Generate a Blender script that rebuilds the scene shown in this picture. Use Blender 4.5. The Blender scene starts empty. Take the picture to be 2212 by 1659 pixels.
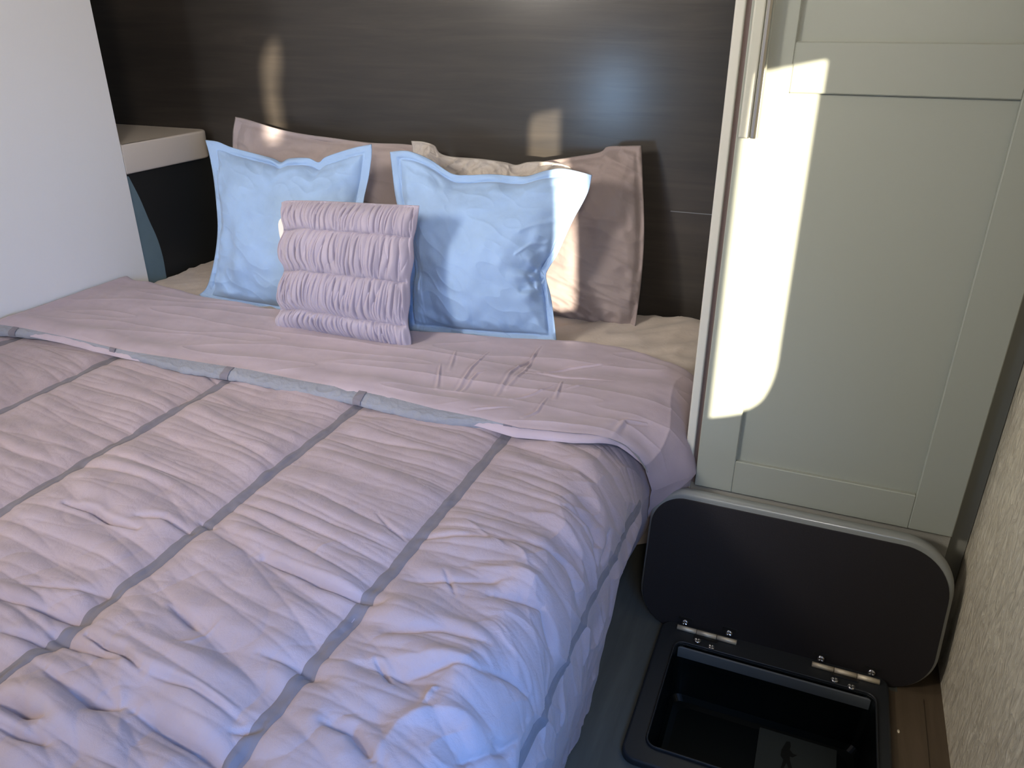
import bpy, bmesh, math, random
import numpy as np
from mathutils import Vector, Matrix

random.seed(4)
S = bpy.context.scene
COL = S.collection
H = 1.0                      # camera height above the platform floor
# ------------------------------------------------------------------ camera
F_PX, CX, CY = 1664.0, 1106.0, 829.5
TH, PS = math.radians(25.3), math.radians(22.2)
FW = np.array([-math.sin(PS)*math.cos(TH), math.cos(PS)*math.cos(TH), -math.sin(TH)])
RT = np.array([math.cos(PS), math.sin(PS), 0.0])
UP = np.cross(RT, FW)
cam = bpy.data.cameras.new('camera'); co = bpy.data.objects.new('camera', cam); COL.objects.link(co)
co.location = (0, 0, H); co.rotation_euler = (math.radians(90)-TH, 0, PS)
cam.sensor_width = 36; cam.lens = 36*F_PX/2212; cam.clip_start = 0.02
S.camera = co

def ray(x, y): return (FW*F_PX + RT*(x-CX) - UP*(y-CY))/F_PX
def onz(x, y, z):            # measured picture point -> place on a level plane (z above floor)
    d = ray(x, y); p = d*((z-H)/d[2]); return np.array([p[0], p[1], z])
def ony(x, y, Y):
    d = ray(x, y); p = d*(Y/d[1]); return p+np.array([0, 0, H])
def onx(x, y, X):
    d = ray(x, y); p = d*(X/d[0]); return p+np.array([0, 0, H])
class Plane:                 # leaning plane  y = yb + k (z-zb) + m (x-x0)
    def __init__(s, yb, zb, k, m=0.0, x0=0.0): s.yb, s.zb, s.k, s.m, s.x0 = yb, zb, k, m, x0
    def at(s, px, py):
        d = ray(px, py); t = (s.yb - s.k*(s.zb-H) - s.m*s.x0)/(d[1]-s.k*d[2]-s.m*d[0])
        return d*t+np.array([0, 0, H])
    def n(s):                # towards the viewer
        v = np.array([s.m, -1.0, s.k]); return v/np.linalg.norm(v)

# ------------------------------------------------------------------ noise (vectorised)
rng = np.random.RandomState(7)
PERM = rng.permutation(4096)
GR = rng.uniform(0, 2*math.pi, 4096)
def perlin(x, y, seed=0):
    x = np.asarray(x, float); y = np.asarray(y, float)
    xi = np.floor(x).astype(int); yi = np.floor(y).astype(int); xf = x-xi; yf = y-yi
    u = xf*xf*xf*(xf*(xf*6-15)+10); v = yf*yf*yf*(yf*(yf*6-15)+10)
    def g(ix, iy, dx, dy):
        h = PERM[(PERM[(ix+seed*131) & 4095]+iy*7+seed*17) & 4095]; a = GR[h]
        return np.cos(a)*dx+np.sin(a)*dy
    a = g(xi, yi, xf, yf); b = g(xi+1, yi, xf-1, yf); c = g(xi, yi+1, xf, yf-1); d = g(xi+1, yi+1, xf-1, yf-1)
    return ((a*(1-u)+b*u)*(1-v)+(c*(1-u)+d*u)*v)*1.6
def fbm(x, y, seed=0, n=3):
    s = 0; a = 1
    for i in range(n): s = s+a*perlin(x*2**i, y*2**i, seed+i); a *= .5
    return s
def ridge(x, y, seed=0):     # sharp crests
    return 1-2*np.sqrt(np.abs(perlin(x, y, seed))+.004)
def sstep(a, b, x):
    t = np.clip((x-a)/(b-a), 0, 1); return t*t*(3-2*t)
def polyd(X, Y, pts):        # distance to a polyline, and how far along it (0..1)
    best = np.full(X.shape, 9.0); al = np.zeros(X.shape); n = len(pts)-1
    for i in range(n):
        ax, ay = pts[i][:2]; bx, by = pts[i+1][:2]; L = (bx-ax)**2+(by-ay)**2+1e-12
        t = np.clip(((X-ax)*(bx-ax)+(Y-ay)*(by-ay))/L, 0, 1)
        d = np.hypot(X-ax-t*(bx-ax), Y-ay-t*(by-ay)); m = d < best
        best = np.where(m, d, best); al = np.where(m, (i+t)/n, al)
    return best, al

# ------------------------------------------------------------------ materials
def mat(name, base, rough=.6, metal=0, coat=0, spec=.5, sheen=0):
    m = bpy.data.materials.new(name); m.use_nodes = True
    b = m.node_tree.nodes['Principled BSDF']
    b.inputs['Base Color'].default_value = (*base, 1); b.inputs['Roughness'].default_value = rough
    b.inputs['Metallic'].default_value = metal; b.inputs['Coat Weight'].default_value = coat
    b.inputs['Specular IOR Level'].default_value = spec; b.inputs['Sheen Weight'].default_value = sheen
    return m
def nn(m, t, **k):
    n = m.node_tree.nodes.new(t)
    for a, b in k.items(): setattr(n, a, b)
    return n
def lk(m, a, b): m.node_tree.links.new(a, b)
def noise_tex(m, scale=(1, 1, 1), s=5, detail=4, rough=.5, dist=0):
    tc = nn(m, 'ShaderNodeTexCoord'); mp = nn(m, 'ShaderNodeMapping'); mp.inputs['Scale'].default_value = scale
    nz = nn(m, 'ShaderNodeTexNoise'); nz.inputs['Scale'].default_value = s; nz.inputs['Detail'].default_value = detail
    nz.inputs['Roughness'].default_value = rough; nz.inputs['Distortion'].default_value = dist
    lk(m, tc.outputs['Object'], mp.inputs['Vector']); lk(m, mp.outputs['Vector'], nz.inputs['Vector']); return nz
def ramp(m, src, stops):
    r = nn(m, 'ShaderNodeValToRGB'); e = r.color_ramp.elements
    while len(e) < len(stops): e.new(.5)
    for q, (p, c) in zip(e, stops): q.position = p; q.color = (*c, 1) if len(c) == 3 else c
    lk(m, src, r.inputs['Fac']); return r
def bump(m, src, strength=.2, dist=.001, prev=None):
    b = nn(m, 'ShaderNodeBump'); b.inputs['Strength'].default_value = strength; b.inputs['Distance'].default_value = dist
    lk(m, src, b.inputs['Height'])
    if prev is not None: lk(m, prev.outputs['Normal'], b.inputs['Normal'])
    lk(m, b.outputs['Normal'], m.node_tree.nodes['Principled BSDF'].inputs['Normal']); return b
def cloth(name, c, var=.06, bs=.5, micro=.0025, sheen=.15):
    m = mat(name, c, rough=.85, spec=.2, sheen=sheen)
    a = noise_tex(m, s=14, detail=5)
    lo = tuple(max(0, x*(1-var)) for x in c); hi = tuple(min(1, x*(1+var)) for x in c)
    r = ramp(m, a.outputs['Fac'], [(.3, lo), (.7, hi)])
    lk(m, r.outputs['Color'], m.node_tree.nodes['Principled BSDF'].inputs['Base Color'])
    b1 = bump(m, noise_tex(m, s=38, detail=5, rough=.62, dist=.4).outputs['Fac'], bs, micro)
    bump(m, noise_tex(m, s=900, detail=2).outputs['Fac'], .25, .0005, b1)
    return m
M = {}
M['duvet'] = cloth('duvet cotton', (.375, .305, .320), bs=.6, micro=.003)
M['flap'] = cloth('duvet reverse cotton', (.42, .35, .385), bs=.22, micro=.0018)
M['hem'] = cloth('shaded duvet hem cotton', (.25, .255, .285), bs=.8, micro=.004)  # cover cloth darkened: shade under the flap put into its colour
M['ribbon'] = cloth('grosgrain ribbon', (.19, .172, .192), bs=.15, micro=.001)
M['blue'] = cloth('blue cotton', (.315, .44, .635), bs=.35, micro=.0022)
M['lilac'] = cloth('lilac cotton', (.39, .345, .40), bs=.3, micro=.002)
M['mauve'] = cloth('mauve cotton', (.36, .31, .31), bs=.5, micro=.003)
M['brownpillow'] = cloth('brown mauve cotton', (.29, .24, .23), bs=.5, micro=.003)
M['beige'] = cloth('beige cotton', (.44, .40, .36), bs=.9, micro=.005)
M['sheet'] = cloth('taupe sheet', (.50, .44, .39), bs=.45, micro=.003)
M['tag'] = cloth('white lining', (.8, .78, .74))

def painted(name, c, rough=.5, bs=.12, sc=220):
    m = mat(name, c, rough)
    bump(m, noise_tex(m, s=sc, detail=3).outputs['Fac'], bs, .0006); return m
M['white_wall'] = painted('white vinyl wall', (.80, .80, .77), .62, .25, 160)
M['ledge'] = painted('cream ledge', (.62, .57, .50), .5)
M['door'] = painted('pale grey-green foil', (.335, .353, .305), .38, .10, 400)
M['carcass'] = painted('cabinet carcass foil', (.56, .55, .49), .45, .10, 400)
M['gap'] = painted('brown door seal', (.20, .145, .13), .5)
M['recess'] = painted('shaded cabinet side', (.26, .26, .23), .55, .1, 300)  # recessed carcass face, its shade put into a darker grey
M['plate'] = painted('pale handle plate', (.50, .50, .43), .3, .05)
M['ceiling'] = painted('ceiling vinyl', (.6, .59, .57), .7)
M['blackpanel'] = painted('black panel', (.018, .02, .02), .5, .12, 200)
M['sideplate'] = cloth('blue grey side plate', (.15, .22, .25), bs=.5)
M['plastic'] = painted('black moulded plastic', (.024, .027, .030), .42, .25, 600)
M['tub'] = mat('gloss black tub', (.004, .006, .006), .30, spec=.35)
M['tublit'] = painted('lit tub face', (.15, .165, .17), .35, .05)  # lit back wall of the black tub, light put into the grey
M['lid'] = painted('dark lid laminate', (.015, .0125, .0135), .5, .35, 420)
M['lidedge'] = mat('smoky grey edge band', (.30, .315, .30), .30, metal=.25, coat=.3)
M['steel'] = mat('zinc screw', (.6, .6, .62), .22, metal=1)
M['brass'] = mat('hinge pin metal', (.80, .71, .54), .5, metal=.5)
M['hingeblack'] = mat('black hinge leaf', (.01, .01, .01), .3)
M['chrome'] = mat('brushed chrome', (.66, .64, .6), .14, metal=1)
M['reflection'] = painted('grey card', (.045, .055, .052), .6, .4, 500)  # reflection in the gloss tub, painted as a flat grey sheet
M['reflected_figure'] = mat('black ink', (.002, .004, .003), .6)  # dark figure within the painted reflection
M['seam'] = mat('panel joint with glint', (.20, .21, .23), .4)  # joint in the panelling, its glint put into the paler colour

def wood(name, cols, rough, gs=(1.2, 1, 26), bs=.2, coat=.0):
    m = mat(name, cols[0], rough, coat=coat)
    a = noise_tex(m, scale=gs, s=3.2, detail=7, rough=.62, dist=.6)
    r = ramp(m, a.outputs['Fac'], [(.28, cols[0]), (.52, cols[1]), (.75, cols[2])])
    b = noise_tex(m, scale=(1.2, 1, 3.0), s=1.7, detail=2)
    r2 = ramp(m, b.outputs['Fac'], [(.35, (.80, .80, .80)), (.62, (1.1, 1.1, 1.1))])
    mx = nn(m, 'ShaderNodeMix', data_type='RGBA', blend_type='MULTIPLY'); mx.inputs['Factor'].default_value = 1
    lk(m, r.outputs['Color'], mx.inputs['A']); lk(m, r2.outputs['Color'], mx.inputs['B'])
    lk(m, mx.outputs['Result'], m.node_tree.nodes['Principled BSDF'].inputs['Base Color'])
    bump(m, a.outputs['Fac'], bs, .001); return m
M['headboard'] = wood('dark smoked oak', [(.022, .018, .0145), (.033, .027, .021), (.046, .037, .029)], .40, gs=(.9, 1, 13), bs=.3, coat=.75)
M['headboard'].node_tree.nodes['Principled BSDF'].inputs['Coat Roughness'].default_value = .2
M['headboard'].node_tree.nodes['Principled BSDF'].inputs['Roughness'].default_value = .6
M['floor'] = wood('dark grey vinyl plank', [(.095, .10, .088), (.12, .124, .108), (.145, .15, .13)], .42, gs=(14, 1.4, 1), bs=.2)
M['floorwarm'] = wood('warm-lit vinyl plank', [(.10, .072, .045), (.13, .095, .06), (.16, .115, .075)], .45, gs=(14, 1.4, 1), bs=.2)  # warm light on the vinyl put into a browner tone

def wallpaper():
    m = mat('grasscloth wallpaper', (.50, .47, .38), .75)
    a = noise_tex(m, scale=(1, 1, .45), s=70, detail=5, rough=.65, dist=1.4)
    r = ramp(m, a.outputs['Fac'], [(.3, (.56, .50, .38)), (.7, (.80, .74, .585))])
    lk(m, r.outputs['Color'], m.node_tree.nodes['Principled BSDF'].inputs['Base Color'])
    bump(m, a.outputs['Fac'], 1.0, .007); return m
M['wallpaper'] = wallpaper()

# ------------------------------------------------------------------ object helpers
def link(name, me, material, parent=None, smooth=True):
    o = bpy.data.objects.new(name, me); COL.objects.link(o)
    if material is not None: me.materials.append(material)
    if smooth:
        me.polygons.foreach_set('use_smooth', [True]*len(me.polygons))
    if parent is not None:
        o.parent = parent; o.matrix_parent_inverse = parent.matrix_world.inverted() if False else Matrix.Translation(-Vector(parent.location))
    me.update(); return o
def tag(o, label=None, cat=None, group=None, kind=None):
    if label: o['label'] = label
    if cat: o['category'] = cat
    if group: o['group'] = group
    if kind: o['kind'] = kind
    return o
def thing(name, label, cat, loc=(0, 0, 0), group=None):
    o = bpy.data.objects.new(name, None); COL.objects.link(o); o.location = loc; o.empty_display_size = .05
    return tag(o, label, cat, group)
def grid_mesh(name, P):      # P: (nu, nv, 3)
    nu, nv = P.shape[:2]; me = bpy.data.meshes.new(name)
    idx = np.arange(nu*nv).reshape(nu, nv)
    f = np.stack([idx[:-1, :-1], idx[1:, :-1], idx[1:, 1:], idx[:-1, 1:]], -1).reshape(-1, 4)
    me.from_pydata([], [], []); me.vertices.add(nu*nv); me.vertices.foreach_set('co', P.reshape(-1).astype(np.float32))
    n = len(f); me.loops.add(n*4); me.loops.foreach_set('vertex_index', f.reshape(-1).astype(np.int32))
    me.polygons.add(n); me.polygons.foreach_set('loop_start', (np.arange(n)*4).astype(np.int32))
    me.update(calc_edges=True); me.validate(); return me
def faces_mesh(name, V, Fc):
    me = bpy.data.meshes.new(name); n = len(Fc); V = np.asarray(V); Fc = np.asarray(Fc)
    me.vertices.add(len(V)); me.vertices.foreach_set('co', V.reshape(-1).astype(np.float32))
    me.loops.add(n*4); me.loops.foreach_set('vertex_index', Fc.reshape(-1).astype(np.int32))
    me.polygons.add(n); me.polygons.foreach_set('loop_start', (np.arange(n)*4).astype(np.int32))
    me.update(calc_edges=True); me.validate(); return me
def bm_box(bm, a, b, bev=0, seg=2):
    r = bmesh.ops.create_cube(bm, size=1)['verts']
    for v in r: v.co = Vector([a[i]+(v.co[i]+.5)*(b[i]-a[i]) for i in range(3)])
    if bev:
        es = list({e for v in r for e in v.link_edges})
        bmesh.ops.bevel(bm, geom=es, offset=bev, segments=seg, affect='EDGES', profile=.5)
def box(name, a, b, material, parent=None, bev=0, seg=2):
    bm = bmesh.new(); bm_box(bm, a, b, bev, seg)
    return fin(name, bm, material, parent, bev > 0)
def fin(name, bm, material, parent=None, smooth=False):
    bmesh.ops.recalc_face_normals(bm, faces=bm.faces)
    me = bpy.data.meshes.new(name); bm.to_mesh(me); bm.free()
    o = link(name, me, material, parent, smooth)
    if smooth:
        m = o.modifiers.new('wn', 'WEIGHTED_NORMAL'); m.keep_sharp = True; m.weight = 100
    return o
def plate_mesh(name, loops, depth, bevel=0, res=3):   # flat plate in local XY with holes, extruded +-depth/2 along Z
    cu = bpy.data.curves.new(name, 'CURVE'); cu.dimensions = '2D'; cu.fill_mode = 'BOTH'
    cu.extrude = max(depth/2-bevel, 0); cu.bevel_depth = bevel; cu.bevel_resolution = res; cu.offset = -bevel
    for L in loops:
        s = cu.splines.new('POLY'); s.points.add(len(L)-1); s.use_cyclic_u = True
        for p, (x, y) in zip(s.points, L): p.co = (x, y, 0, 1)
    o = bpy.data.objects.new(name, cu); COL.objects.link(o)
    me = bpy.data.meshes.new_from_object(o.evaluated_get(bpy.context.evaluated_depsgraph_get()))
    COL.objects.unlink(o); bpy.data.objects.remove(o); me.name = name; me.materials.clear(); return me
def rrect(x0, y0, x1, y1, r, n=8):
    rs = r if isinstance(r, (list, tuple)) else [r]*4; out = []
    for (cx, cy, a0), q in zip([(x1, y1, 0), (x0, y1, 90), (x0, y0, 180), (x1, y0, 270)], rs):
        sx = -1 if cx == x1 else 1; sy = -1 if cy == y1 else 1
        for i in range(n+1):
            a = math.radians(a0+90*i/n); out.append((cx+sx*q+q*math.cos(a), cy+sy*q+q*math.sin(a)))
    return out
def place(me, f):            # map mesh verts through f
    for v in me.vertices: v.co = f(v.co)
    me.update(); return me
def resample(pts, n):
    p = np.array(pts, float)
    # catmull-rom densify then arc-length resample
    q = np.vstack([2*p[0]-p[1], p, 2*p[-1]-p[-2]]); d = []
    for i in range(1, len(q)-2):
        for t in np.linspace(0, 1, 12, endpoint=False):
            a, b, c, e = q[i-1], q[i], q[i+1], q[i+2]
            d.append(.5*((2*b)+(-a+c)*t+(2*a-5*b+4*c-e)*t*t+(-a+3*b-3*c+e)*t**3))
    d.append(q[-2]); d = np.array(d); s = np.r_[0, np.cumsum(np.linalg.norm(np.diff(d, axis=0), axis=1))]
    u = np.linspace(0, s[-1], n); return np.stack([np.interp(u, s, d[:, k]) for k in range(d.shape[1])], 1)

# ------------------------------------------------------------------ the room
YB = 1.85; XR = .303; XL = -1.70; YF = -1.5; ZC = 1.95; XFL = -2.3
def struct(o): o['kind'] = 'structure'; return o
struct(box('wall_back', (XFL, YB, -.1), (XR+.02, YB+.03, ZC), M['headboard']))
struct(box('trim_1', (-.345, YB-.0012, H-.4145), (-.20, YB+.001, H-.4128), M['seam']))
struct(box('wall_left', (XL-.025, YF, -.1), (XL, 1.514, ZC), M['white_wall'], bev=.0012, seg=1))
struct(box('wall_outer', (XFL-.02, YF, -.1), (XFL, YB, ZC), M['white_wall']))
struct(box('wall_front', (XFL, YF-.03, -.1), (XR+.02, YF, ZC), M['white_wall']))
struct(box('ceiling', (XFL, YF, ZC), (XR+.02, YB+.03, ZC+.03), M['ceiling']))
struct(box('wall_niche', (-1.75, 1.5155, -.1), (-1.714, YB, H-.366), M['blackpanel']))
# thin blue-grey wing behind the white wall, curved front edge
cpts = [onx(*p, -1.712) for p in [(276, 381), (300, 428), (320, 475), (338, 515), (350, 555), (358, 600)]]
cv = resample(cpts, 20)
lp = [(p[1], p[2]) for p in cv]; lp = [(1.5155, H-.368)]+lp+[(cv[-1][1], H-.70), (1.5155, H-.70)]
me = plate_mesh('trim_2', [lp], .005, .001); place(me, lambda c: Vector((-1.7105+c.z, c.x, c.y)))
struct(link('trim_2', me, M['sideplate'], smooth=False))
# ledge: top of the niche, rounded where it dies into the headboard
lp = rrect(XFL, 1.5155, -1.70, 1.845, [.045, .001, .001, .001], 8)
me = plate_mesh('trim_3', [lp], .076, .006, 3); place(me, lambda c: Vector((c.x, c.y, c.z+H-.327)))
struct(link('trim_3', me, M['ledge'], smooth=False))

# hatch position on the platform floor
HX0, HX1, HY0, HY1 = -.155, .221, .80, 1.113          # frame, outside
IX0, IX1, IY0, IY1 = -.122, .199, .832, 1.062          # opening
# floor with the hole for the tub, plank inlay along the wall, browned to carry warm light
me = plate_mesh('floor', [rrect(-2.3, YF, .236, YB, .001, 1), rrect(IX0-.012, IY0-.012, IX1+.012, IY1+.012, .02)], .02)
place(me, lambda c: Vector((c.x, c.y, c.z-.01))); struct(link('floor', me, M['floor'], smooth=False))
fb = struct(box('floor_border', (.2362, YF, -.02), (XR, 1.24, .0004), M['floorwarm'], bev=.0004, seg=1))
struct(box('floor_inlay', (.2215, .60, -.005), (.2745, 1.098, .0024), M['floorwarm'], bev=.001, seg=1))

# right wall with two camper windows; third slot added to cast a light strip
SD = np.array([-.515, .857, -.085]); SD = SD/np.linalg.norm(SD)     # sun travel direction
def back_to_wall(p):
    t = (XR-p[0])/SD[0]; q = p+SD*t; return (q[1], q[2])
YD = 1.205                                              # door face
pA = [ony(*p, YD) for p in [(1530, 903), (1570, 899), (1608, 893)]]
pA += [ony(*p, YD) for p in resample([(1625, 888), (1650, 872), (1670, 840), (1684, 800), (1692, 750)], 10)]
pA += [ony(*p, YD) for p in [(1788, 134), (1783, 128), (1662, 152), (1620, 160), (1600, 300)]]
winA = [back_to_wall(p) for p in pA]
pB = [ony(*p, YB) for p in [(1210, 238), (1160, 246), (1148, 252), (1143, 268), (1135, 330)]]
wb = [back_to_wall(p) for p in pB]
zb = .512
winB = wb[:4]+[(wb[4][0], zb), (wb[0][0], zb)]
pC = resample([(600, 88), (605, 140), (600, 200), (613, 275), (612, 300)], 12).tolist()+resample([(586, 300), (582, 272), (570, 200), (566, 140), (578, 100), (590, 88)], 14).tolist()
slotC = [back_to_wall(ony(*p, YB)) for p in pC]  # unseen slot, shaped after the strip it throws on the headboard
outer = rrect(YF, -.1, YB, ZC, .001, 1)
me = plate_mesh('wall_right', [outer, winA, winB, slotC], .002)
place(me, lambda c: Vector((XR+.001+c.z, c.x, c.y)))
struct(link('wall_right', me, M['wallpaper'], smooth=False))

# ------------------------------------------------------------------ bed: mattress
def mattress():
    nu, nv = 240, 150
    s = np.linspace(0, 1, nu)[:, None]; t = np.linspace(0, 1, nv)[None, :]
    x0, x1 = -1.7125, -.166; W = x1-x0
    # cross section with rounded shoulders
    a = s*(W+.56)-.28
    r = .05
    X = np.clip(x0+a, x0, x1)+0*t; top = H-.652
    dL = np.clip(-a, 0, 9); dR = np.clip(a-W, 0, 9); d = np.maximum(dL, dR)
    inn = np.minimum(a, W-a)
    drop = np.where(inn < r, r-np.sqrt(np.clip(r*r-(r-np.clip(inn, 0, r))**2, 0, 9)), 0)
    Y = -.15+t*(1.835+.15)+0*s
    Z = top-drop-d+0*t
    Z = Z-.03*sstep(1.76, 1.835, Y)*(d <= 0)
    w = (d <= 0)
    rr = fbm(X*9+Y*4, Y*22-X*8, 31)*.003+ridge(X*7+Y*9, Y*14-X*14, 5)*.0045
    Z = Z+(rr*w)+.010*np.exp(-((X+.24)/.07)**2-((Y-1.74)/.07)**2)
    cov = 1-sstep(1.22, 1.34, Y)                      # narrower and lower where the duvet lies on it
    X = np.where(X > -.6, X-.115*cov*sstep(-.6, -.166, X), X); Z = Z-.035*cov
    X = np.where((Y < 1.515) & (X < -1.698), -1.698, X)
    P = np.stack([X, Y, np.maximum(Z, .045)], -1); return P
bed = thing('bed_mattress', 'wide mattress under a taupe fitted sheet, against the dark wood headboard wall', 'mattress', (-.93, .85, .0))
link('fitted_sheet', grid_mesh('fitted_sheet', mattress()), M['sheet'], bed)
box('bed_base', (-1.69, -.12, 0), (-.27, 1.83, .12), M['blackpanel'], bed, bev=.004)

# ------------------------------------------------------------------ bed: duvet
RIBX = [-1.62, -1.326, -1.033, -.735, -.442]; RW = .0185
TOPZ = H-.640
def xmax(Y): return -.207+.006*sstep(.8, .5, Y)-.003*sstep(.93, 1.05, Y)+.041*sstep(1.125, 1.215, Y)
def section(a, Y, off=0.0):
    """a = distance from the left wall along the cloth; returns X, Z, nx, nz of the smooth shape"""
    xm = xmax(Y)+off; R = .10+.005*sstep(1.0, 1.2, Y); RZ = .14-.035*sstep(1.0, 1.2, Y); Rm = (R+RZ)/2; xl = XL+.006
    flat = xm-R-xl; arc = Rm*math.pi/2
    t1 = np.clip(a-flat, 0, arc)/Rm; t2 = np.clip(a-flat-arc, 0, 9)
    X = xl+np.minimum(a, flat)+R*np.sin(t1); Z = TOPZ+off-RZ*(1-np.cos(t1))-t2
    X = X-(.10+.27*sstep(.88, 1.02, Y))*np.clip(t2-.005, 0, 9)
    return X, Z, np.sin(t1), np.cos(t1)
CRE = [([(143, 1099), (200, 1112), (240, 1135), (300, 1151)], .012, .0045), ([(298, 1125), (355, 1128), (415, 1152)], .008, .0055),
  ([(430, 1126), (465, 1140)], .005, .004), ([(-40, 1290), (70, 1312), (130, 1330), (198, 1341)], .013, .010),
  ([(570, 1213), (640, 1245), (700, 1273), (760, 1292), (828, 1308)], .013, .006), ([(8, 1375), (60, 1382), (112, 1396)], .009, .006),
  ([(113, 1368), (200, 1410), (260, 1440)], .010, .006), ([(188, 1372), (225, 1402), (268, 1425), (312, 1466)], .013, .005),
  ([(372, 1320), (400, 1345), (425, 1366)], .008, .005), ([(100, 1455), (150, 1500), (200, 1530), (262, 1532)], .016, .012),
  ([(290, 1538), (370, 1585), (430, 1618), (480, 1655)], .020, .016), ([(-20, 1515), (60, 1555), (108, 1570)], .016, .010),
  ([(-20, 1575), (50, 1610), (105, 1624)], .016, .009), ([(45, 1265), (150, 1275), (250, 1282)], .005, .006),
  ([(560, 1420), (640, 1440), (700, 1470)], .009, .010), ([(320, 1470), (420, 1500), (520, 1560)], .012, .014),
  ([(500, 1580), (530, 1578), (565, 1572)], .006, .005), ([(805, 1655), (760, 1590), (700, 1568)], .013, .008),
  ([(1000, 1640), (1090, 1590), (1160, 1560)], .010, .010), ([(1085, 1570), (1140, 1560), (1180, 1530)], .010, .010),
  ([(1040, 1455), (1130, 1440), (1210, 1450)], .009, .010), ([(1060, 1290), (1190, 1296), (1250, 1345)], .012, .010),
  ([(1130, 1175), (1250, 1190), (1320, 1230)], .008, .008), ([(1220, 1098), (1310, 1108), (1350, 1160)], .010, .008),
  ([(830, 1370), (960, 1375), (1060, 1400)], .007, .008), ([(870, 1470), (980, 1455), (1080, 1460)], .008, .012),
  ([(880, 1255), (1000, 1262), (1100, 1262)], .005, .007), ([(890, 1160), (1020, 1172), (1120, 1175)], .005, .007),
  ([(815, 1120), (845, 1150), (875, 1170)], .004, .003), ([(960, 1240), (985, 1290)], .004, .003), ([(812, 1432), (845, 1485)], .006, .003),
  ([(380, 770), (430, 800), (470, 830)], .006, .007), ([(1360, 1090), (1368, 1110), (1372, 1140)], .012, .006)]
RID = [([(810, 1650), (860, 1580), (930, 1548), (1010, 1548), (1080, 1575), (1130, 1620)], .017, .012),
  ([(700, 1440), (830, 1430), (960, 1440), (1080, 1462), (1180, 1475)], .010, .012),
  ([(300, 1440), (400, 1480), (500, 1530), (590, 1545)], .012, .012), ([(200, 1340), (330, 1400), (470, 1455), (560, 1500)], .009, .012),
  ([(60, 1410), (130, 1470), (180, 1540)], .010, .010), ([(1010, 1235), (1110, 1245), (1200, 1270), (1280, 1345)], .009, .009),
  ([(1100, 1110), (1200, 1120), (1290, 1160), (1330, 1220)], .008, .008), ([(1130, 1010), (1250, 1030), (1330, 1070), (1355, 1130)], .006, .008),
  ([(1000, 1130), (1065, 1180), (1090, 1200)], .004, .003), ([(1090, 1180), (1130, 1210), (1148, 1238)], .004, .003),
  ([(910, 1540), (935, 1500), (950, 1500)], .008, .004), ([(730, 1180), (690, 1200), (680, 1210)], .002, .003),
  ([(260, 1620), (265, 1560), (262, 1470)], .005, .006), ([(480, 1360), (420, 1400), (380, 1410)], .003, .003)]
def tow(pts): return [onz(x, y, TOPZ) for x, y in pts]
def duvet_h(a, Y, X):
    """wrinkle height, a = cloth distance (straight continuation of x), Y along the bed"""
    xa = a+XL+.006                                   # unrolled x
    pan = np.zeros_like(xa); edge = np.full(xa.shape, 9.0)
    for r in RIBX+[-.152]: pan = pan+(xa > r); edge = np.minimum(edge, np.abs(xa-r))
    ps = pan*7.3
    low = sstep(.95, .35, Y)
    tap = .35+.65*sstep(0, .05, edge)
    yy = Y+.13*(xa+.9)+.02*perlin(xa*3, Y*3, 3)
    fade = .55+.9*np.abs(perlin(xa*2.2+ps, Y*5, 9))
    g1 = (np.abs(perlin(xa*1.7+ps, yy*19+ps, 11))+.0008)**.6*.0100*fade
    g2 = (np.abs(perlin(xa*3.2+ps*2, yy*40, 12))+.001)**.6*.0032*fade
    g3 = fbm(xa*3.0+ps, yy*11+xa*1.5, 13, 2)*.0055
    g4 = fbm(xa*2.6-Y*2, Y*6.5+xa*2.2, 14, 3)*.010*low
    g5 = ridge(xa*7+Y*5, Y*9-xa*6, 15)*-.0024*low
    g7 = ((np.abs(perlin(xa*1.6+ps, (Y+.42*xa)*8, 18))+.002)**.65)*.013*low
    g7 = g7+((np.abs(perlin(xa*3+Y*2, (Y+.25*xa)*17, 19))+.001)**.6)*.006*low
    small = fbm(xa*26, Y*30, 16, 2)*.0009
    h = (g1+g2+g3)*tap+g4+g5+g7*(.5+.5*tap)+small-.008*low
    # tufted look down the side, pulled by the next ribbon
    side = sstep(-.33, -.22, xa)
    h = h+side*(ridge(xa*10+Y*5, Y*15-xa*9, 21)*.004+fbm(xa*6, Y*9, 22)*.006+.004*ridge(xa*5-Y*3, Y*10+xa*7, 23))*(1-.6*sstep(1.0, 1.2, Y))
    h = h-.0035*np.exp(-(edge/.012)**2)
    # soft quilting between the ribbons
    h = h+.004*sstep(0, .09, edge)
    for pts, dep, w in CRE:
        d, t = polyd(xa, Y, tow(pts)); tp = np.clip(np.sin(math.pi*np.clip(t, .03, .97)), 0, 1)**.5
        h = h-dep*.45*np.exp(-(d/w)**2)*tp-dep*.55*np.exp(-(d/np.minimum(w*.45, .0036))**2)*tp+dep*.15*np.exp(-((d-2.0*w)/(1.3*w))**2)*tp
    for pts, dep, w in RID:
        d, t = polyd(xa, Y, tow(pts)); tp = np.clip(np.sin(math.pi*np.clip(t, .03, .97)), 0, 1)**.5
        h = h+dep*.6*np.exp(-(d/w)**1.5)*tp
    return h
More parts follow.
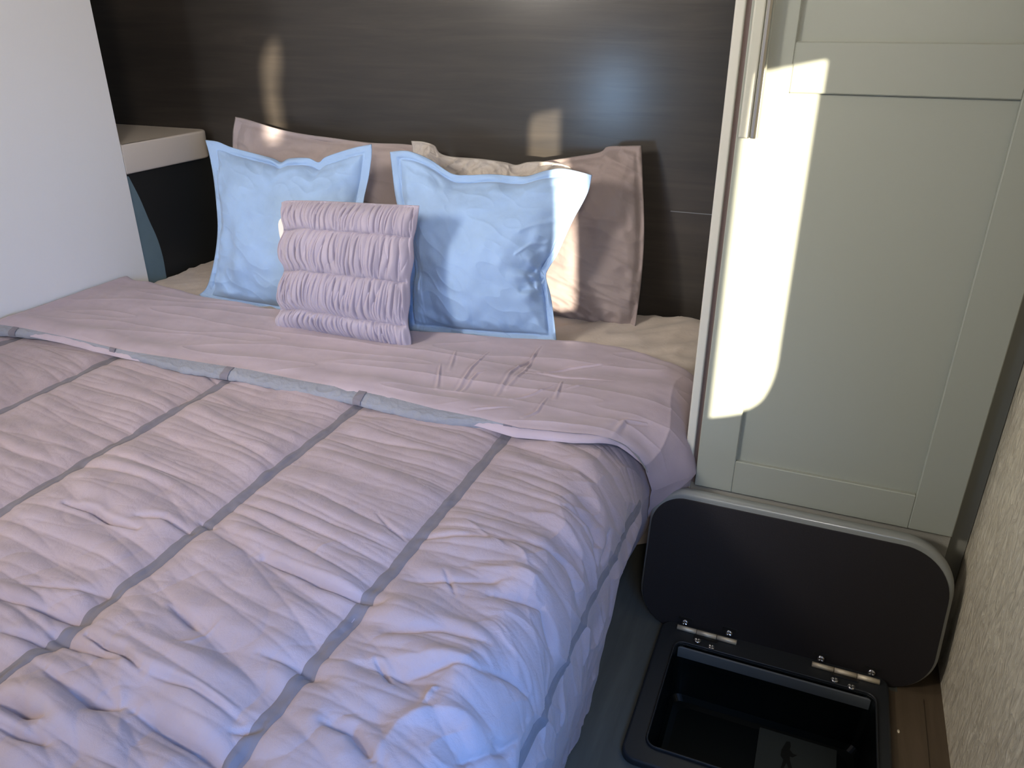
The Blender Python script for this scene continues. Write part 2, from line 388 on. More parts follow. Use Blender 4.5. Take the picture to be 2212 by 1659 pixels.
def duvet_surface(a, Y):
    foot = np.clip(-.05-Y, 0, 9)
    X, Z, nx, nz = section(a, Y)
    h = duvet_h(a, Y, X)
    h = h*(1-sstep(1.08, 1.14, Y)*.8)
    dn = sstep(0, .05, a)                             # settles against the left wall
    h = h*dn-.006*(1-dn)
    lim = .008-.003*sstep(.85, 1.0, Y)
    fl = sstep(.15, .75, nx); lim = lim+.002; h = h*(1-fl)+fl*(lim*np.tanh((h-.004)/lim))
    Z = np.maximum(Z+h*nz, .006+0*Z+.004*perlin(Y*9, a*4, 2)); X = X+h*nx
    return np.stack([X, Y+0*X, Z], -1)
AM = XL; LEN = (xmax(np.array(0.))-.10-XL-.006)+.12*math.pi/2+.26
na, ny = 1000, 760
A, Yg = np.meshgrid(np.linspace(0, LEN, na), np.linspace(-.10, 1.20, ny), indexing='ij')
duv = thing('duvet', 'crinkled pale mauve duvet with dark ribbon stripes covering the bed', 'duvet', (-.95, .6, .0))
DP = duvet_surface(A, Yg)
link('duvet_cover', grid_mesh('duvet_cover', DP), M['duvet'], duv)
def ribbon(xr, y0, y1, wd=RW):
    n = 420; ys = np.linspace(y0, y1, n)
    c = xr-XL-.006+.0013*perlin(ys*14, ys*0+xr*9, 41)+.0009*perlin(ys*45, ys*0+xr*5, 42)
    hw = wd/2*(1+.12*perlin(ys*20, ys*0+3, 43))
    k = np.linspace(-1, 1, 7)
    a = c[None, :]+k[:, None]*hw[None, :]; Y = ys[None, :]+0*a
    P = duvet_surface(a, Y); X, Z, nx, nz = section(a, Y)
    lift = .0024-.0022*(np.abs(k)[:, None]**3)
    P[..., 0] += nx*lift; P[..., 2] += nz*lift
    return P
for xr in RIBX: link('ribbon', grid_mesh('ribbon', ribbon(xr, -.10, 1.13)), M['ribbon'], duv)
link('ribbon', grid_mesh('ribbon', ribbon(-.152, -.10, 1.10, .0165)), M['ribbon'], duv)

# folded-back flap -----------------------------------------------------------------
fe = np.array([onz(*p, H-.615) for p in [(-120, 690), (0, 706), (45, 713), (150, 735), (270, 763), (400, 783), (530, 803), (650, 828), (805, 855), (930, 888), (1030, 908), (1115, 930), (1240, 943), (1345, 945)]])
he = np.array([onz(*p, H-.640) for p in [(-120, 712), (0, 731), (45, 735), (150, 746), (270, 780), (400, 814), (520, 832), (600, 850), (760, 880), (900, 915), (1000, 930), (1110, 938), (1240, 946), (1345, 946)]])
be = np.array([onz(*p, H-.630) for p in [(-150, 560), (270, 606), (330, 612), (440, 641), (600, 672), (890, 718), (1245, 742), (1340, 755), (1440, 776)]])
def lin(arr, x): return np.interp(x, arr[:, 0], arr[:, 1])
FR = [([(1072, 852), (1105, 800), (1150, 768), (1168, 745)], .004, .0032), ([(1092, 838), (1135, 798), (1162, 748)], .003, .003),
  ([(1130, 800), (1220, 812), (1330, 819)], .003, .0032), ([(1158, 806), (1230, 790), (1325, 783)], .004, .0032),
  ([(1105, 862), (1150, 850), (1200, 832)], .003, .003), ([(943, 838), (952, 785)], .003, .003), ([(985, 842), (1020, 790), (1055, 755)], .0035, .003),
  ([(995, 845), (1030, 806), (1048, 800)], .003, .0028), ([(1198, 862), (1215, 822)], .0035, .003), ([(1130, 905), (1160, 890), (1182, 858)], .003, .003),
  ([(1020, 888), (1060, 886), (1110, 880)], .0025, .003), ([(970, 800), (980, 770), (985, 755)], .0025, .003), ([(1225, 840), (1260, 832), (1300, 824)], .002, .003),
  ([(1330, 930), (1350, 905), (1400, 900)], .004, .005)]
def flap_pts(na=900, nt=260):
    Lf = (xmax(np.array(1.3))-.105-XL-.006)+.105*math.pi/2+.10
    a = np.linspace(0, Lf, na)[:, None]; t = np.linspace(0, 1, nt)[None, :]
    xa = a+XL+.006
    y0 = lin(fe, xa); y0 = y0+.0*a
    over = np.clip(xa+.30, 0, 9); y0 = y0+.42*over**1.25          # beyond the shoulder the edge swings back
    y1 = lin(be, xa)-.12*np.clip(xa+.33, 0, 9)
    T = t**1.15
    Y = y0+(y1-y0)*T
    X, Z, nx, nz = section(a+0*t, Y, .022)
    d0 = Y-y0; d1 = y1-Y
    pro = np.sqrt(np.clip(1-(1-np.clip(d0/.022, 0, 1))**2, 0, 1))
    prb = np.sqrt(np.clip(1-(1-np.clip(d1/.03, 0, 1))**2, 0, 1))
    h = .001+.0*d0-(1-pro)*.012-(1-prb)*.026
    h = h+.005*fbm(xa*3, Y*7, 51, 2)+.0022*ridge(xa*2.4+Y*4, Y*16-xa*3, 52)*sstep(0, .04, d0)+.0008*fbm(xa*20, Y*22, 53, 2)
    h = h+.006*perlin(xa*2.1, Y*0+2, 54)*np.exp(-d0/.05)+.006*np.exp(-((d0-.045)/.03)**2)
    for pts, dep, w in FR:
        dd, tt = polyd(xa+0*t, Y, [onz(x, y, H-.615) for x, y in pts]); tp = np.sin(math.pi*np.clip(tt, .04, .96))**.6
        w = w*(.35+.6*(1-tt)); h = h+dep*.8*np.exp(-(dd/w)**2)*tp-dep*.3*np.exp(-((dd-2.3*w)/(1.2*w))**2)*tp
    h = h+.004*ridge(xa*11, Y*4+xa*3, 55)*sstep(-.27, -.16, xa)
    h = h*sstep(-.01, .03, a)+.004*(1-sstep(0, .05, a))
    X = X+h*nx; Z = Z+h*nz
    return np.stack([X, Y, np.maximum(Z, .02)], -1)
flap = tag(link('folded_flap', grid_mesh('folded_flap', flap_pts()), M['flap'], duv), 'plain pinkish reverse side folded back below the pillows')
def hem_pts(na=640, nt=26):
    """puffed strip of the cover peeping out under the flap's front edge"""
    xr = np.linspace(XL+.008, -.20, na)[:, None]; t = np.linspace(0, 1, nt)[None, :]
    a = xr-XL-.006
    yt = lin(fe, xr); yb = lin(he, xr); cov = sstep(-.27, -.21, xr)
    yt = yt+.10*np.clip(xr+.30, 0, 9)**1.2; yb = yb+.10*np.clip(xr+.30, 0, 9)**1.2
    wob = .002*perlin(xr*30, xr*0, 61)+.002*perlin(xr*70, xr*0, 62)
    ang = t*math.pi*1.0
    thick = .0135*(1-.45*sstep(-.50, -.30, xr))
    yc = np.maximum(yt-yb, .004)*.5*(1+0*t)
    Y = yt+.010-(yt+.010-yb+wob)*np.sin(ang*.5)**1.1-.006*np.sin(ang)
    Y = np.where(t > .85, Y+(t-.85)*.08, Y)
    X, Z, nx, nz = section(a+0*t, Y, .0)
    zo = .0215*(1-t)**1.0+.004+.004*np.sin(ang)-.002*t
    zo = zo+.0022*ridge(xr*26, t*1.7+xr*6, 63)*np.sin(ang)+.0012*fbm(xr*60, t*4, 64, 2)*np.sin(ang)
    return np.stack([X+nx*zo, Y, Z+nz*zo], -1)
HP = hem_pts(); hem = tag(link('hem', grid_mesh('hem', HP), M['hem'], duv), 'puffed strip of cover under the flap edge, shade put into its colour')
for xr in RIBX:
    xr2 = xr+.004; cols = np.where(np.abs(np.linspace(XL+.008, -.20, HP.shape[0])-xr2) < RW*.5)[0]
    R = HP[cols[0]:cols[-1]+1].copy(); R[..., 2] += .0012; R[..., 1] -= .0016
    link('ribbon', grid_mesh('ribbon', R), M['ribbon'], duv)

# ------------------------------------------------------------------ pillows
def pillow(name, pl, top, right, bottom, left, T, mats, parent, nu=150, nv=150, wr=None, fl=0.0, back=.8, sag=.25, pw=(2.4, .62)):
    """boundaries are measured outlines; top/bottom run left->right, left/right run top->bottom"""
    Tn, Bn = [resample([pl.at(*p) for p in q], nu) for q in (top, bottom)]
    Ln, Rn = [resample([pl.at(*p) for p in q], nv) for q in (left, right)]
    u = np.linspace(0, 1, nu)[:, None, None]; v = np.linspace(0, 1, nv)[None, :, None]
    Cn = (1-v)*Tn[:, None]+v*Bn[:, None]+(1-u)*Ln[None]+u*Rn[None]
    Cn = Cn-((1-u)*(1-v)*Tn[0]+u*(1-v)*Tn[-1]+(1-u)*v*Bn[0]+u*v*Bn[-1])
    U, V = u[..., 0]+0*v[..., 0], v[..., 0]+0*u[..., 0]
    f = lambda x: (1-np.abs(2*np.clip((x-fl)/(1-2*fl), 0, 1)-1)**pw[0])**pw[1]
    body = f(U)*f(V)*(1+sag*(V-.5))
    N = pl.n(); th = T*body
    wv = wr(U, V, body) if wr else 0*U
    rim = np.minimum(np.minimum(U, 1-U), np.minimum(V, 1-V)); e = sstep(0, .012, rim)
    front = Cn+N*((th+wv*sstep(0, .02, rim)+.0012*e)[..., None])
    bk = Cn-N*((th*back+.0012*e)[..., None])
    idx = np.arange(nu*nv).reshape(nu, nv); idb = idx+nu*nv
    bord = np.zeros((nu, nv), bool); bord[0] = bord[-1] = True; bord[:, 0] = bord[:, -1] = True
    idb = np.where(bord, idx, idb)
    q = lambda I: np.stack([I[:-1, :-1], I[:-1, 1:], I[1:, 1:], I[1:, :-1]], -1).reshape(-1, 4)
    Vv = np.vstack([front.reshape(-1, 3), bk.reshape(-1, 3)]); Fc = np.vstack([q(idx), q(idb)[:, ::-1]])
    me = faces_mesh(name, Vv, Fc)
    bm = bmesh.new(); bm.from_mesh(me); bmesh.ops.delete(bm, geom=[x for x in bm.verts if not x.link_faces], context='VERTS'); bm.to_mesh(me); bm.free()
    return link(name, me, mats, parent)
def pil_tag(o, label, cat='pillow', group=None): return tag(o, label, cat, group)
def flange_wr(fl, seed, amp=1.0, extra=None):
    def w(U, V, body):
        rim = np.minimum(np.minimum(U, 1-U), np.minimum(V, 1-V))
        h = -.004*np.exp(-((rim-fl)/.008)**2)
        h = h+amp*(.0085*fbm(U*3.2, V*3.2, seed, 3)+.005*perlin(U*6+V*2, V*5-U*3, seed+4)*sstep(0, .3, 1-body+.25)+.0018*ridge(U*4+V*3, V*9-U*5, seed+6)-.0004*ridge(U*13+V*4, V*9-U*6, seed+5))
        edge = np.exp(-((rim-fl-.05)/.05)**2)
        h = h+amp*.005*edge*perlin(U*16, V*16, seed+8)
        h = h+.0035*perlin(U*9, V*9, seed+12)*(rim < fl)*np.clip((fl-rim)/fl, 0, 1)
        if extra is not None: h = h+extra(U, V)
        return h
    return w
GB = 'sleeping pillows leaning on the headboard'
p = pillow('pillow', Plane(1.70, H-.64, .22), [(508, 252), (535, 258), (600, 278), (660, 290), (720, 298), (800, 308), (870, 311), (925, 318)],
    [(925, 318), (932, 420), (925, 520), (915, 660)], [(520, 632), (650, 650), (800, 658), (915, 660)], [(508, 252), (502, 300), (505, 420), (512, 540), (520, 632)],
    .055, M['mauve'], None, wr=flange_wr(.03, 71, 1.3), fl=.02)
pil_tag(p, 'mauve pillow at the back left, its pointed corner rising behind the left blue cushion', group=GB)
p = pillow('pillow', Plane(1.69, H-.65, .25), [(1060, 365), (1130, 356), (1200, 344), (1290, 330), (1312, 317), (1350, 315), (1386, 314)],
    [(1386, 314), (1389, 400), (1392, 500), (1386, 600), (1372, 711)], [(1060, 672), (1130, 680), (1200, 690), (1290, 710), (1372, 711)],
    [(1060, 365), (1055, 450), (1055, 560), (1060, 672)], .062, M['brownpillow'], None, fl=.02,
    wr=flange_wr(.03, 81, 1.2, lambda U, V: .004*ridge(U*3+V*1.2, V*13-U*5, 83)*sstep(.35, .8, U)+.003*ridge(U*2, V*20-U*7, 84)*sstep(.5, .9, V)))
pil_tag(p, 'large brownish mauve pillow at the back right, nearest the cabinet, half lit by the sun', group=GB)
p = pillow('pillow', Plane(1.585, H-.645, .30), [(888, 304), (915, 306), (938, 314), (950, 330), (975, 338), (1040, 343), (1090, 350), (1115, 356), (1140, 350), (1180, 349), (1222, 356), (1240, 370)],
    [(1240, 370), (1222, 450), (1185, 520), (1165, 600), (1165, 690)], [(905, 680), (1000, 688), (1090, 690), (1165, 690)],
    [(888, 304), (892, 330), (900, 420), (905, 560), (905, 680)], .028, M['beige'], None, nu=240, nv=200,
    wr=lambda U, V, b: (.010*ridge(U*6+V*3, V*7+U*4, 91)+.005*ridge(U*15-V*6, V*14, 92)+.004*fbm(U*12, V*12, 93, 3))*sstep(0, .02, V)*(b > -1))
pil_tag(p, 'crumpled beige pillow squeezed behind the right blue cushion, only its gathered top edge showing', group=GB)

GBL = 'light blue square cushions'
blu = Plane(1.475, H-.64, .34)
p = pillow('cushion', Plane(1.465, H-.645, .35), [(443, 302), (470, 306), (500, 318), (545, 330), (590, 342), (607, 350), (625, 342), (665, 341), (688, 350), (705, 338), (760, 320), (803, 311)],
    [(803, 311), (803, 335), (797, 380), (785, 440), (778, 520), (785, 600), (805, 692)], [(428, 638), (446, 648), (500, 657), (600, 673), (700, 684), (805, 692)],
    [(443, 302), (452, 335), (461, 385), (467, 440), (470, 490), (466, 540), (456, 590), (445, 622), (428, 638)], .072, M['blue'], None, nu=220, nv=220, fl=.05,
    wr=flange_wr(.045, 101, .9, lambda U, V: .006*np.exp(-((U-.27)/.05)**2)*sstep(.1, .4, V)*sstep(.95, .6, V)+.004*ridge(U*5+V*4, V*5-U*2, 106)*sstep(.3, .05, U)*sstep(.4, .8, V)))
link_lab = 'light blue flanged cushion on the left, behind the ruched lilac cushion'
pil_tag(p, link_lab, 'cushion', GBL)
def rb_extra(U, V):
    d = np.hypot((U-1.0)*1.0, (V-.62)*1.0); an = np.arctan2(V-.62, 1.0-U)
    h = .007*np.sin(an*9+1)*np.exp(-((d-.12)/.09)**2)
    h = h+.003*ridge(U*30, V*3, 117)*np.exp(-((U-.10)/.035)**2)*sstep(.35, .5, V)
    d2, t2 = polyd(U, V, [(.80, .50), (.86, .44), (.92, .43)]); h = h+.003*np.exp(-(d2/.012)**2)
    d2, t2 = polyd(U, V, [(.78, .36), (.86, .33), (.93, .30)]); h = h+.003*np.exp(-(d2/.015)**2)
    d2, t2 = polyd(U, V, [(.95, .56), (.90, .62), (.92, .70), (.84, .71)]); return h-.007*np.exp(-(d2/.014)**2)
p = pillow('cushion', Plane(1.475, H-.645, .34, .10, -.65), [(842, 328), (870, 325), (893, 329), (930, 345), (975, 374), (1010, 378), (1060, 376), (1110, 380), (1140, 380), (1180, 368), (1220, 364), (1279, 378)],
    [(1279, 378), (1272, 410), (1258, 440), (1240, 472), (1222, 510), (1204, 550), (1184, 582), (1180, 600), (1190, 640), (1197, 690), (1203, 743)],
    [(884, 716), (950, 722), (1040, 730), (1120, 737), (1203, 743)],
    [(842, 328), (847, 370), (855, 430), (872, 500), (884, 580), (880, 650), (884, 716)], .070, M['blue'], None, nu=230, nv=220, fl=.045,
    wr=flange_wr(.045, 111, .9, rb_extra))
pil_tag(p, 'light blue flanged cushion on the right with a stripe of sun down its side', 'cushion', GBL)

def ruche(U, V, body):
    seams = [0.0, .215, .525, .825, 1.0]; slope = .05*(U-.5)
    h = 0*U; vv = V+0.012*perlin(U*7, U*0, 120)+.004*perlin(U*25, U*0, 121)
    for i in range(4):
        a, b = seams[i], seams[i+1]; c = np.clip((vv-a)/(b-a), 0, 1); ins = (vv >= a) & (vv < b)
        bul = np.sqrt(np.clip(np.sin(math.pi*c), 0, 1))
        q = U*19+i*5.3+.9*perlin(U*5, V*3, 122+i)
        pl = (np.abs(perlin(q, V*1.3+i*3, 126+i))+.001)**.55*.0100-.005
        for k2 in range(26):                                  # sharp tucks running down each tier
            uc = (k2+.5+.7*math.sin(k2*12.9+i*4.1))/26; sk = .02*math.sin(k2*5.3+i)
            st = .35+.65*abs(math.sin(k2*3.7+i*1.9)); ext = sstep(0, .12, c)*sstep(1.02, .55+.4*math.sin(k2*7.7+i*2.2)**2, c)
            if math.sin(k2*2.3+i*3) > .2: ext = sstep(1, .88, c)*sstep(-.02, .45, c)
            pl = pl-.0075*st*np.exp(-((U-uc-sk*c)/.0042)**2)*ext
        pin = perlin(U*60+i*9, V*3, 134)*.0028*np.exp(-(np.minimum(c, 1-c)/.16)**2)
        h = np.where(ins, .018*bul+pl*(.35+.65*bul)+pin-.009, h)
    return h*sstep(0, .03, np.minimum(U, 1-U))
cush = thing('ruched_cushion', 'small lilac cushion gathered in four ruched tiers, in front of the blue cushions', 'cushion', (-.94, 1.31, H-.62))
pl = Plane(1.308, H-.618, .30)
pillow('cushion_cover', pl, [(608, 437), (625, 433), (700, 434), (800, 439), (860, 442), (906, 444)], [(906, 444), (900, 490), (893, 520), (894, 560), (886, 605), (886, 650), (881, 693), (888, 730), (889, 757)],
    [(597, 714), (650, 716), (700, 722), (760, 733), (820, 745), (889, 757)],
    [(608, 437), (609, 470), (614, 495), (608, 530), (609, 560), (616, 581), (606, 620), (601, 650), (607, 668), (597, 690), (597, 714)],
    .045, M['lilac'], cush, nu=420, nv=360, wr=ruche, fl=0.0, sag=.2)
pl2 = Plane(1.330, H-.618, .30)
g = resample([pl2.at(*q) for q in [(606, 472), (601, 482), (603, 505), (609, 530)]], 10)
g2 = resample([pl2.at(*q) for q in [(626, 472), (626, 490), (626, 510), (626, 530)]], 10)
Pg = np.stack([g, g*.5+g2*.5+np.array([0, -.004, 0]), g2], 0)
tag(link('backing_fabric', grid_mesh('backing_fabric', Pg), M['tag'], cush), 'white backing fabric peeping out at the left edge')

# ------------------------------------------------------------------ cabinet
cab = thing('cabinet', 'tall pale grey-green cabinet with panelled door, between the bed and the papered wall', 'cabinet', (.06, 1.5, 0))
CF = 1.222; DX0, DX1, DZ0 = -.1395, .2715, H-.752
bm = bmesh.new()
bm_box(bm, (-.1625, CF-.012, 0), (-.1475, YB-.005, ZC-.005), .003)      # left post
bm_box(bm, (-.150, CF, 0), (DX1+.002, YB-.006, DZ0-.003))               # plinth and body below the door
fin('carcass', bm, M['carcass'], cab, True)
box('door_seal', (-.1476, CF-.004, DZ0-.002), (-.1385, CF+.02, ZC-.005), M['gap'], cab)
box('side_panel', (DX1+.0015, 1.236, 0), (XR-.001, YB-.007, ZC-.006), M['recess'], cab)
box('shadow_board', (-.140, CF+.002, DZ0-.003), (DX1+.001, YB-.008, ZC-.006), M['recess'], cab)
door = bpy.data.objects.new('door', None)
bm = bmesh.new(); SW = .0645
FY, PY, BY = YD, YD+.0085, CF+.001
ztop = ZC-.02; R0 = DZ0+.0635; R1 = H-.092; R2 = H-.0265
b = .0014
bm_box(bm, (DX0, FY, DZ0), (DX0+SW, BY, ztop), b, 1)
bm_box(bm, (DX1-SW, FY, DZ0), (DX1, BY, ztop), b, 1)
bm_box(bm, (DX0+SW, FY+.0001, DZ0), (DX1-SW, BY, R0), b, 1)
bm_box(bm, (DX0+SW, FY+.0001, R1), (DX1-SW, BY, R2), b, 1)
bm_box(bm, (DX0+SW, FY+.0001, ztop-.065), (DX1-SW, BY, ztop), b, 1)
bm_box(bm, (DX0+SW-.001, PY, R0-.001), (DX1-SW+.001, BY-.0005, ztop-.06))
dr = fin('door', bm, M['door'], cab, False); bpy.data.objects.remove(door)
hb = H-.1525
bm = bmesh.new(); bm_box(bm, (-.1352, FY-.012, hb-.002), (-.1195, FY, H+.62), .003, 3)
hd = fin('handle_plate', bm, M['plate'], None, True); hd.parent = dr
# chrome pull: hooked profile swept vertically
prof = [(-.1178, -.002), (-.1182, -.016), (-.1165, -.0215), (-.1130, -.0235), (-.1100, -.0215), (-.1090, -.0175), (-.1102, -.0165), (-.1090, -.0150), (-.1075, -.0120), (-.1075, -.009), (-.1100, -.002)]
bm = bmesh.new(); lo = [bm.verts.new((x, FY+y, hb)) for x, y in prof]; hi = [bm.verts.new((x, FY+y, H+.62)) for x, y in prof]
for i in range(len(prof)): bm.faces.new([lo[i], lo[(i+1) % len(prof)], hi[(i+1) % len(prof)], hi[i]])
bm.faces.new(lo[::-1]); bm.faces.new(hi)
hc = fin('handle', bm, M['chrome'], None, False); hc.parent = dr

# ------------------------------------------------------------------ floor hatch
hat = thing('floor_hatch', 'black floor hatch with its oval-cornered lid propped open against the cabinet', 'hatch', (.03, .96, 0))
me = plate_mesh('frame', [rrect(HX0, HY0, HX1, HY1, .022, 8), rrect(IX0, IY0, IX1, IY1, .016, 8)], .014, .004, 3)
place(me, lambda c: Vector((c.x, c.y, c.z+.006))); link('frame', me, M['plastic'], hat, False)
# raised inner bead
me = plate_mesh('bead', [rrect(IX0-.003, IY0-.003, IX1+.003, IY1+.003, .018, 8), rrect(IX0, IY0, IX1, IY1, .016, 8)], .006, .002, 2)
place(me, lambda c: Vector((c.x, c.y, c.z+.0145))); link('inner_bead', me, M['plastic'], hat, False)
# tub
def tub():
    bm = bmesh.new(); rings = []
    for z, ins in [(.012, 0), (-.03, .0), (-.10, .004), (-.110, .010), (-.1125, .02)]:
        rings.append([bm.verts.new((x, y, z)) for x, y in rrect(IX0+ins, IY0+ins, IX1-ins, IY1-ins, max(.016, ins), 6)])
    for r0, r1 in zip(rings, rings[1:]):
        for i in range(len(r0)): bm.faces.new([r0[i], r0[(i+1) % len(r0)], r1[(i+1) % len(r0)], r1[i]])
    bm.faces.new(rings[-1]); return bm
t = fin('storage_tub', tub(), M['tub'], hat, False)
me = plate_mesh('tub_lit_face', [rrect(IX0+.001, IY1-.0045, IX1-.001, IY1-.0005, .0015, 3)], .022, .001)
place(me, lambda c: Vector((c.x, c.y, c.z-.004))); tag(link('tub_lit_face', me, M['tublit'], hat, False), 'inner back face of the opening, its light put into a paler grey')
# lid
LB = np.array([0, 1.113, .020]); kx = .24; ang = math.atan(kx)
lpl = Plane(1.113, .020, kx)
def lidco(px, py):
    w = lpl.at(px, py); return w[0], (w[2]-.020)/math.cos(ang)
xl = lidco(1393, 1190)[0]; xr = lidco(2074, 1240)[0]; zt = lidco(1540, 1072)[1]; zbm = lidco(1880, 1478)[1]
lid_outline = rrect(xl, zbm, xr, zt, [.085, .062, .075, .075], 14)
def to_lid(c, depth):        # local (x, up, out) -> world, out = away from the viewer
    return Vector((c.x, 1.113+c.y*math.sin(ang)+(depth+c.z)*math.cos(ang), .020+c.y*math.cos(ang)-(depth+c.z)*math.sin(ang)))
me = plate_mesh('lid', [lid_outline], .026, .010, 6); place(me, lambda c: to_lid(c, .013))
lid = tag(link('lid', me, M['lidedge'], hat, False), 'grey-edged lid, dark underside facing the camera')
for pz in me.polygons: pz.use_smooth = abs(pz.normal.y) < .93
me = plate_mesh('lid_underside', [rrect(xl+.0045, zbm+.0045, xr-.0065, zt-.015, [.080, .056, .070, .070], 14)], .003, .0008, 1); place(me, lambda c: to_lid(c, -.0005))
lu = link('lid_underside', me, M['lid'], None, False); lu.parent = lid
# hinges
def cyl(bm, a, b, r, seg=16):
    a, b = Vector(a), Vector(b); q = (b-a).to_track_quat('Z', 'Y')
    res = bmesh.ops.create_cone(bm, cap_ends=True, segments=seg, radius1=r, radius2=r, depth=(b-a).length)
    bmesh.ops.transform(bm, matrix=Matrix.Translation((a+b)/2) @ q.to_matrix().to_4x4(), verts=res['verts'])
def screw(name, loc, nrm, parent, r=.0064):
    bm = bmesh.new(); res = bmesh.ops.create_uvsphere(bm, u_segments=16, v_segments=10, radius=r)
    for v in bm.verts: v.co.z = max(v.co.z, 0)*.6
    for sgn in (0, 1):                                   # cross recess as dark gap between raised quarters
        pass
    for v in bm.verts:
        if v.co.z > r*.42 and (abs(v.co.x) < r*.18 or abs(v.co.y) < r*.18): v.co.z -= r*.3
    q = Vector(nrm).to_track_quat('Z', 'Y')
    bmesh.ops.transform(bm, matrix=Matrix.Translation(Vector(loc)) @ q.to_matrix().to_4x4(), verts=bm.verts)
    o = fin(name, bm, M['steel'], None, False)
    for pz in o.data.polygons: pz.use_smooth = True
    o.parent = parent; return o
ln = Vector((0, -math.cos(ang), math.sin(ang)))
for (pa, pb), tabs, fs in [(((1463, 1354), (1591, 1388)), [(1480, 1343), (1575, 1366)], [(1506, 1386), (1536, 1400)]),
                           (((1754, 1434), (1900, 1474)), [(1773, 1421), (1882, 1451)], [(1802, 1471), (1838, 1486)])]:
    zh = .0165; x0 = onz(*pa, zh)[0]; x1 = onz(*pb, zh)[0]; yh = (onz(*pa, zh)[1]+onz(*pb, zh)[1])/2; w = (x1-x0)
    bm = bmesh.new()
    for f0, f1 in [(0, .325), (.335, .665), (.675, 1)]: cyl(bm, (x0+w*f0, yh, zh), (x0+w*f1, yh, zh), .0044)
    hg = fin('hinge', bm, M['brass'], hat, False)
    for pz in hg.data.polygons: pz.use_smooth = True
    bm = bmesh.new()
    for q in tabs:
        c = lidco(*q); v0 = to_lid(Vector((c[0], c[1], 0)), -.0025)
        me2 = plate_mesh('tmp', [rrect(c[0]-.0125, .002, c[0]+.0125, c[1]+.010, .002, 3)], .0016, .0003, 1)
        place(me2, lambda cc: to_lid(cc, -.003)); bm.from_mesh(me2); bpy.data.meshes.remove(me2)
    bm_box(bm, (x0+w*.30, 1.082, .0130), (x1-w*.30, 1.103, .0147), .0003, 1)
    lf = fin('hinge_leaf', bm, M['hingeblack'], None, False); lf.parent = hg
    for q in tabs:
        c = lidco(*q); v0 = to_lid(Vector((c[0], c[1], 0)), -.0038); screw('screw', v0, ln, hg)
    for q in fs:
        pz = onz(*q, .0132); screw('screw', (pz[0], pz[1], .0150), (0, 0, 1), hg)
# card painted on a thin sheet at the bottom of the tub
cz = -.1095
c0, c1, c2 = [onz(*q, cz) for q in [(1640, 1578), (1808, 1615), (1640, 1700)]]
cyy0 = c0[1]-.10; cyy1 = (c0[1]+c1[1])/2+.001
reflection = thing('reflection', 'dark grey card painted flat, with a small black figure silhouette, inside the open floor hatch', 'reflection', ((c0[0]+c1[0])/2, cyy0+.05, cz))
me = plate_mesh('reflection_sheet', [rrect(c0[0], max(cyy0, IY0+.025), c1[0], cyy1, .001, 2)], .0024, .0003, 1); place(me, lambda c: Vector((c.x, c.y, c.z+cz-.0012)))
link('reflection_sheet', me, M['reflection'], reflection, False)
sil = [(1694, 1610), (1699, 1602), (1707, 1603), (1708, 1612), (1706, 1620), (1713, 1629), (1722, 1632), (1712, 1636), (1706, 1634), (1706, 1642), (1711, 1660), (1712, 1676), (1706, 1676), (1704, 1662), (1699, 1648), (1692, 1660), (1684, 1676), (1679, 1673), (1688, 1655), (1692, 1641), (1686, 1632), (1688, 1620)]
me = plate_mesh('mirrored_figure', [[tuple(onz(*q, cz)[:2]) for q in sil]], .0006); place(me, lambda c: Vector((c.x, c.y, c.z+cz+.0003)))
tag(link('mirrored_figure', me, M['reflected_figure'], reflection, False), 'black striding figure silhouette')
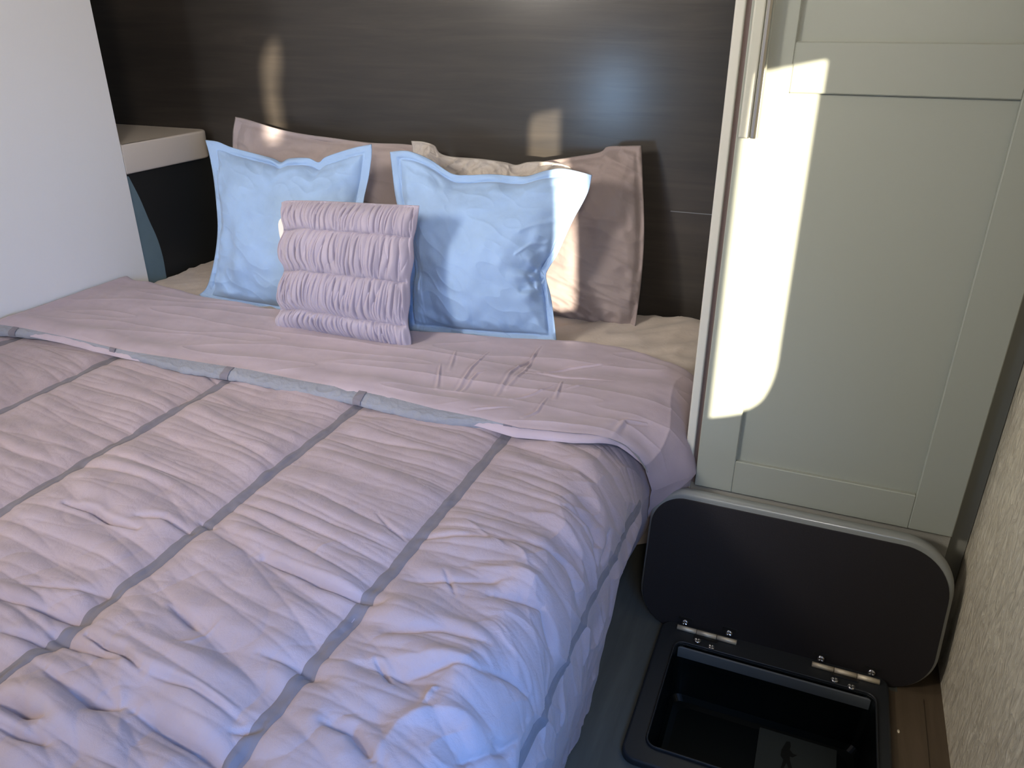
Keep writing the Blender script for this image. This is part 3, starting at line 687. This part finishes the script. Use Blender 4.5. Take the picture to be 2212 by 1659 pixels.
# little brass stud on the floor
bm = bmesh.new(); q = onz(1941, 1580, .0024); bmesh.ops.create_uvsphere(bm, u_segments=10, v_segments=6, radius=.0022)
for v in bm.verts: v.co = Vector((v.co.x+q[0], v.co.y*1.8+q[1], max(v.co.z, -.0002)*.8+.0026))
tag(fin('brass_fleck', bm, M['brass'], None, True), 'tiny brass-coloured fleck on the floor strip browned for warm light right of the hatch', 'fleck')

# ------------------------------------------------------------------ light
def area(name, loc, target, size, power, color, sy=None, spread=180):
    l = bpy.data.lights.new(name, 'AREA'); l.energy = power; l.color = color; l.shape = 'RECTANGLE'
    l.size = size; l.size_y = sy or size; l.spread = math.radians(spread)
    o = bpy.data.objects.new(name, l); COL.objects.link(o); o.location = loc
    o.rotation_euler = (Vector(target)-Vector(loc)).to_track_quat('-Z', 'Y').to_euler(); return o
area('key_light', (-1.45, -1.1, 1.6), (-.9, 1.4, .5), 1.1, 3.6, (1.0, .88, .80), .7)
area('window_light', (.29, .10, .72), (-.42, .50, .33), .45, 5.2, (.10, .38, 1.0), .5, 95)
area('side_light', (.20, -.62, 1.50), (-1.35, 1.6, .85), .30, 6, (1.0, .89, .78), .30, 80)
area('left_light', (-1.60, -.5, 1.45), (-.4, 1.7, .62), .34, 8, (1.0, .93, .84), .34, 80)
area('front_window_light', (-1.40, -1.47, .56), (-1.35, 1.85, .7), .20, 3.6, (.40, .66, 1.0), .34, 120)
area('overhead_fill', (-1.0, .95, 1.92), (-1.0, 1.0, 0), .6, 4, (1.0, .88, .78))  # added fill over the bed head, no fitting there
sun = bpy.data.lights.new('sun', 'SUN'); sun.energy = 15; sun.color = (1.0, .88, .70); sun.angle = math.radians(.7)
so = bpy.data.objects.new('sun', sun); COL.objects.link(so); so.rotation_euler = Vector(SD).to_track_quat('-Z', 'Y').to_euler()
w = bpy.data.worlds.new('world'); S.world = w; w.use_nodes = True
w.node_tree.nodes['Background'].inputs['Color'].default_value = (.75, .86, 1, 1); w.node_tree.nodes['Background'].inputs['Strength'].default_value = 1.2
S.view_settings.view_transform = 'Standard'; S.view_settings.exposure = 0.02; S.view_settings.gamma = 0.92
S.cycles.use_denoising = True; S.cycles.max_bounces = 8; S.cycles.use_adaptive_sampling = True; S.cycles.adaptive_threshold = .02
S.cycles.sample_clamp_indirect = 6
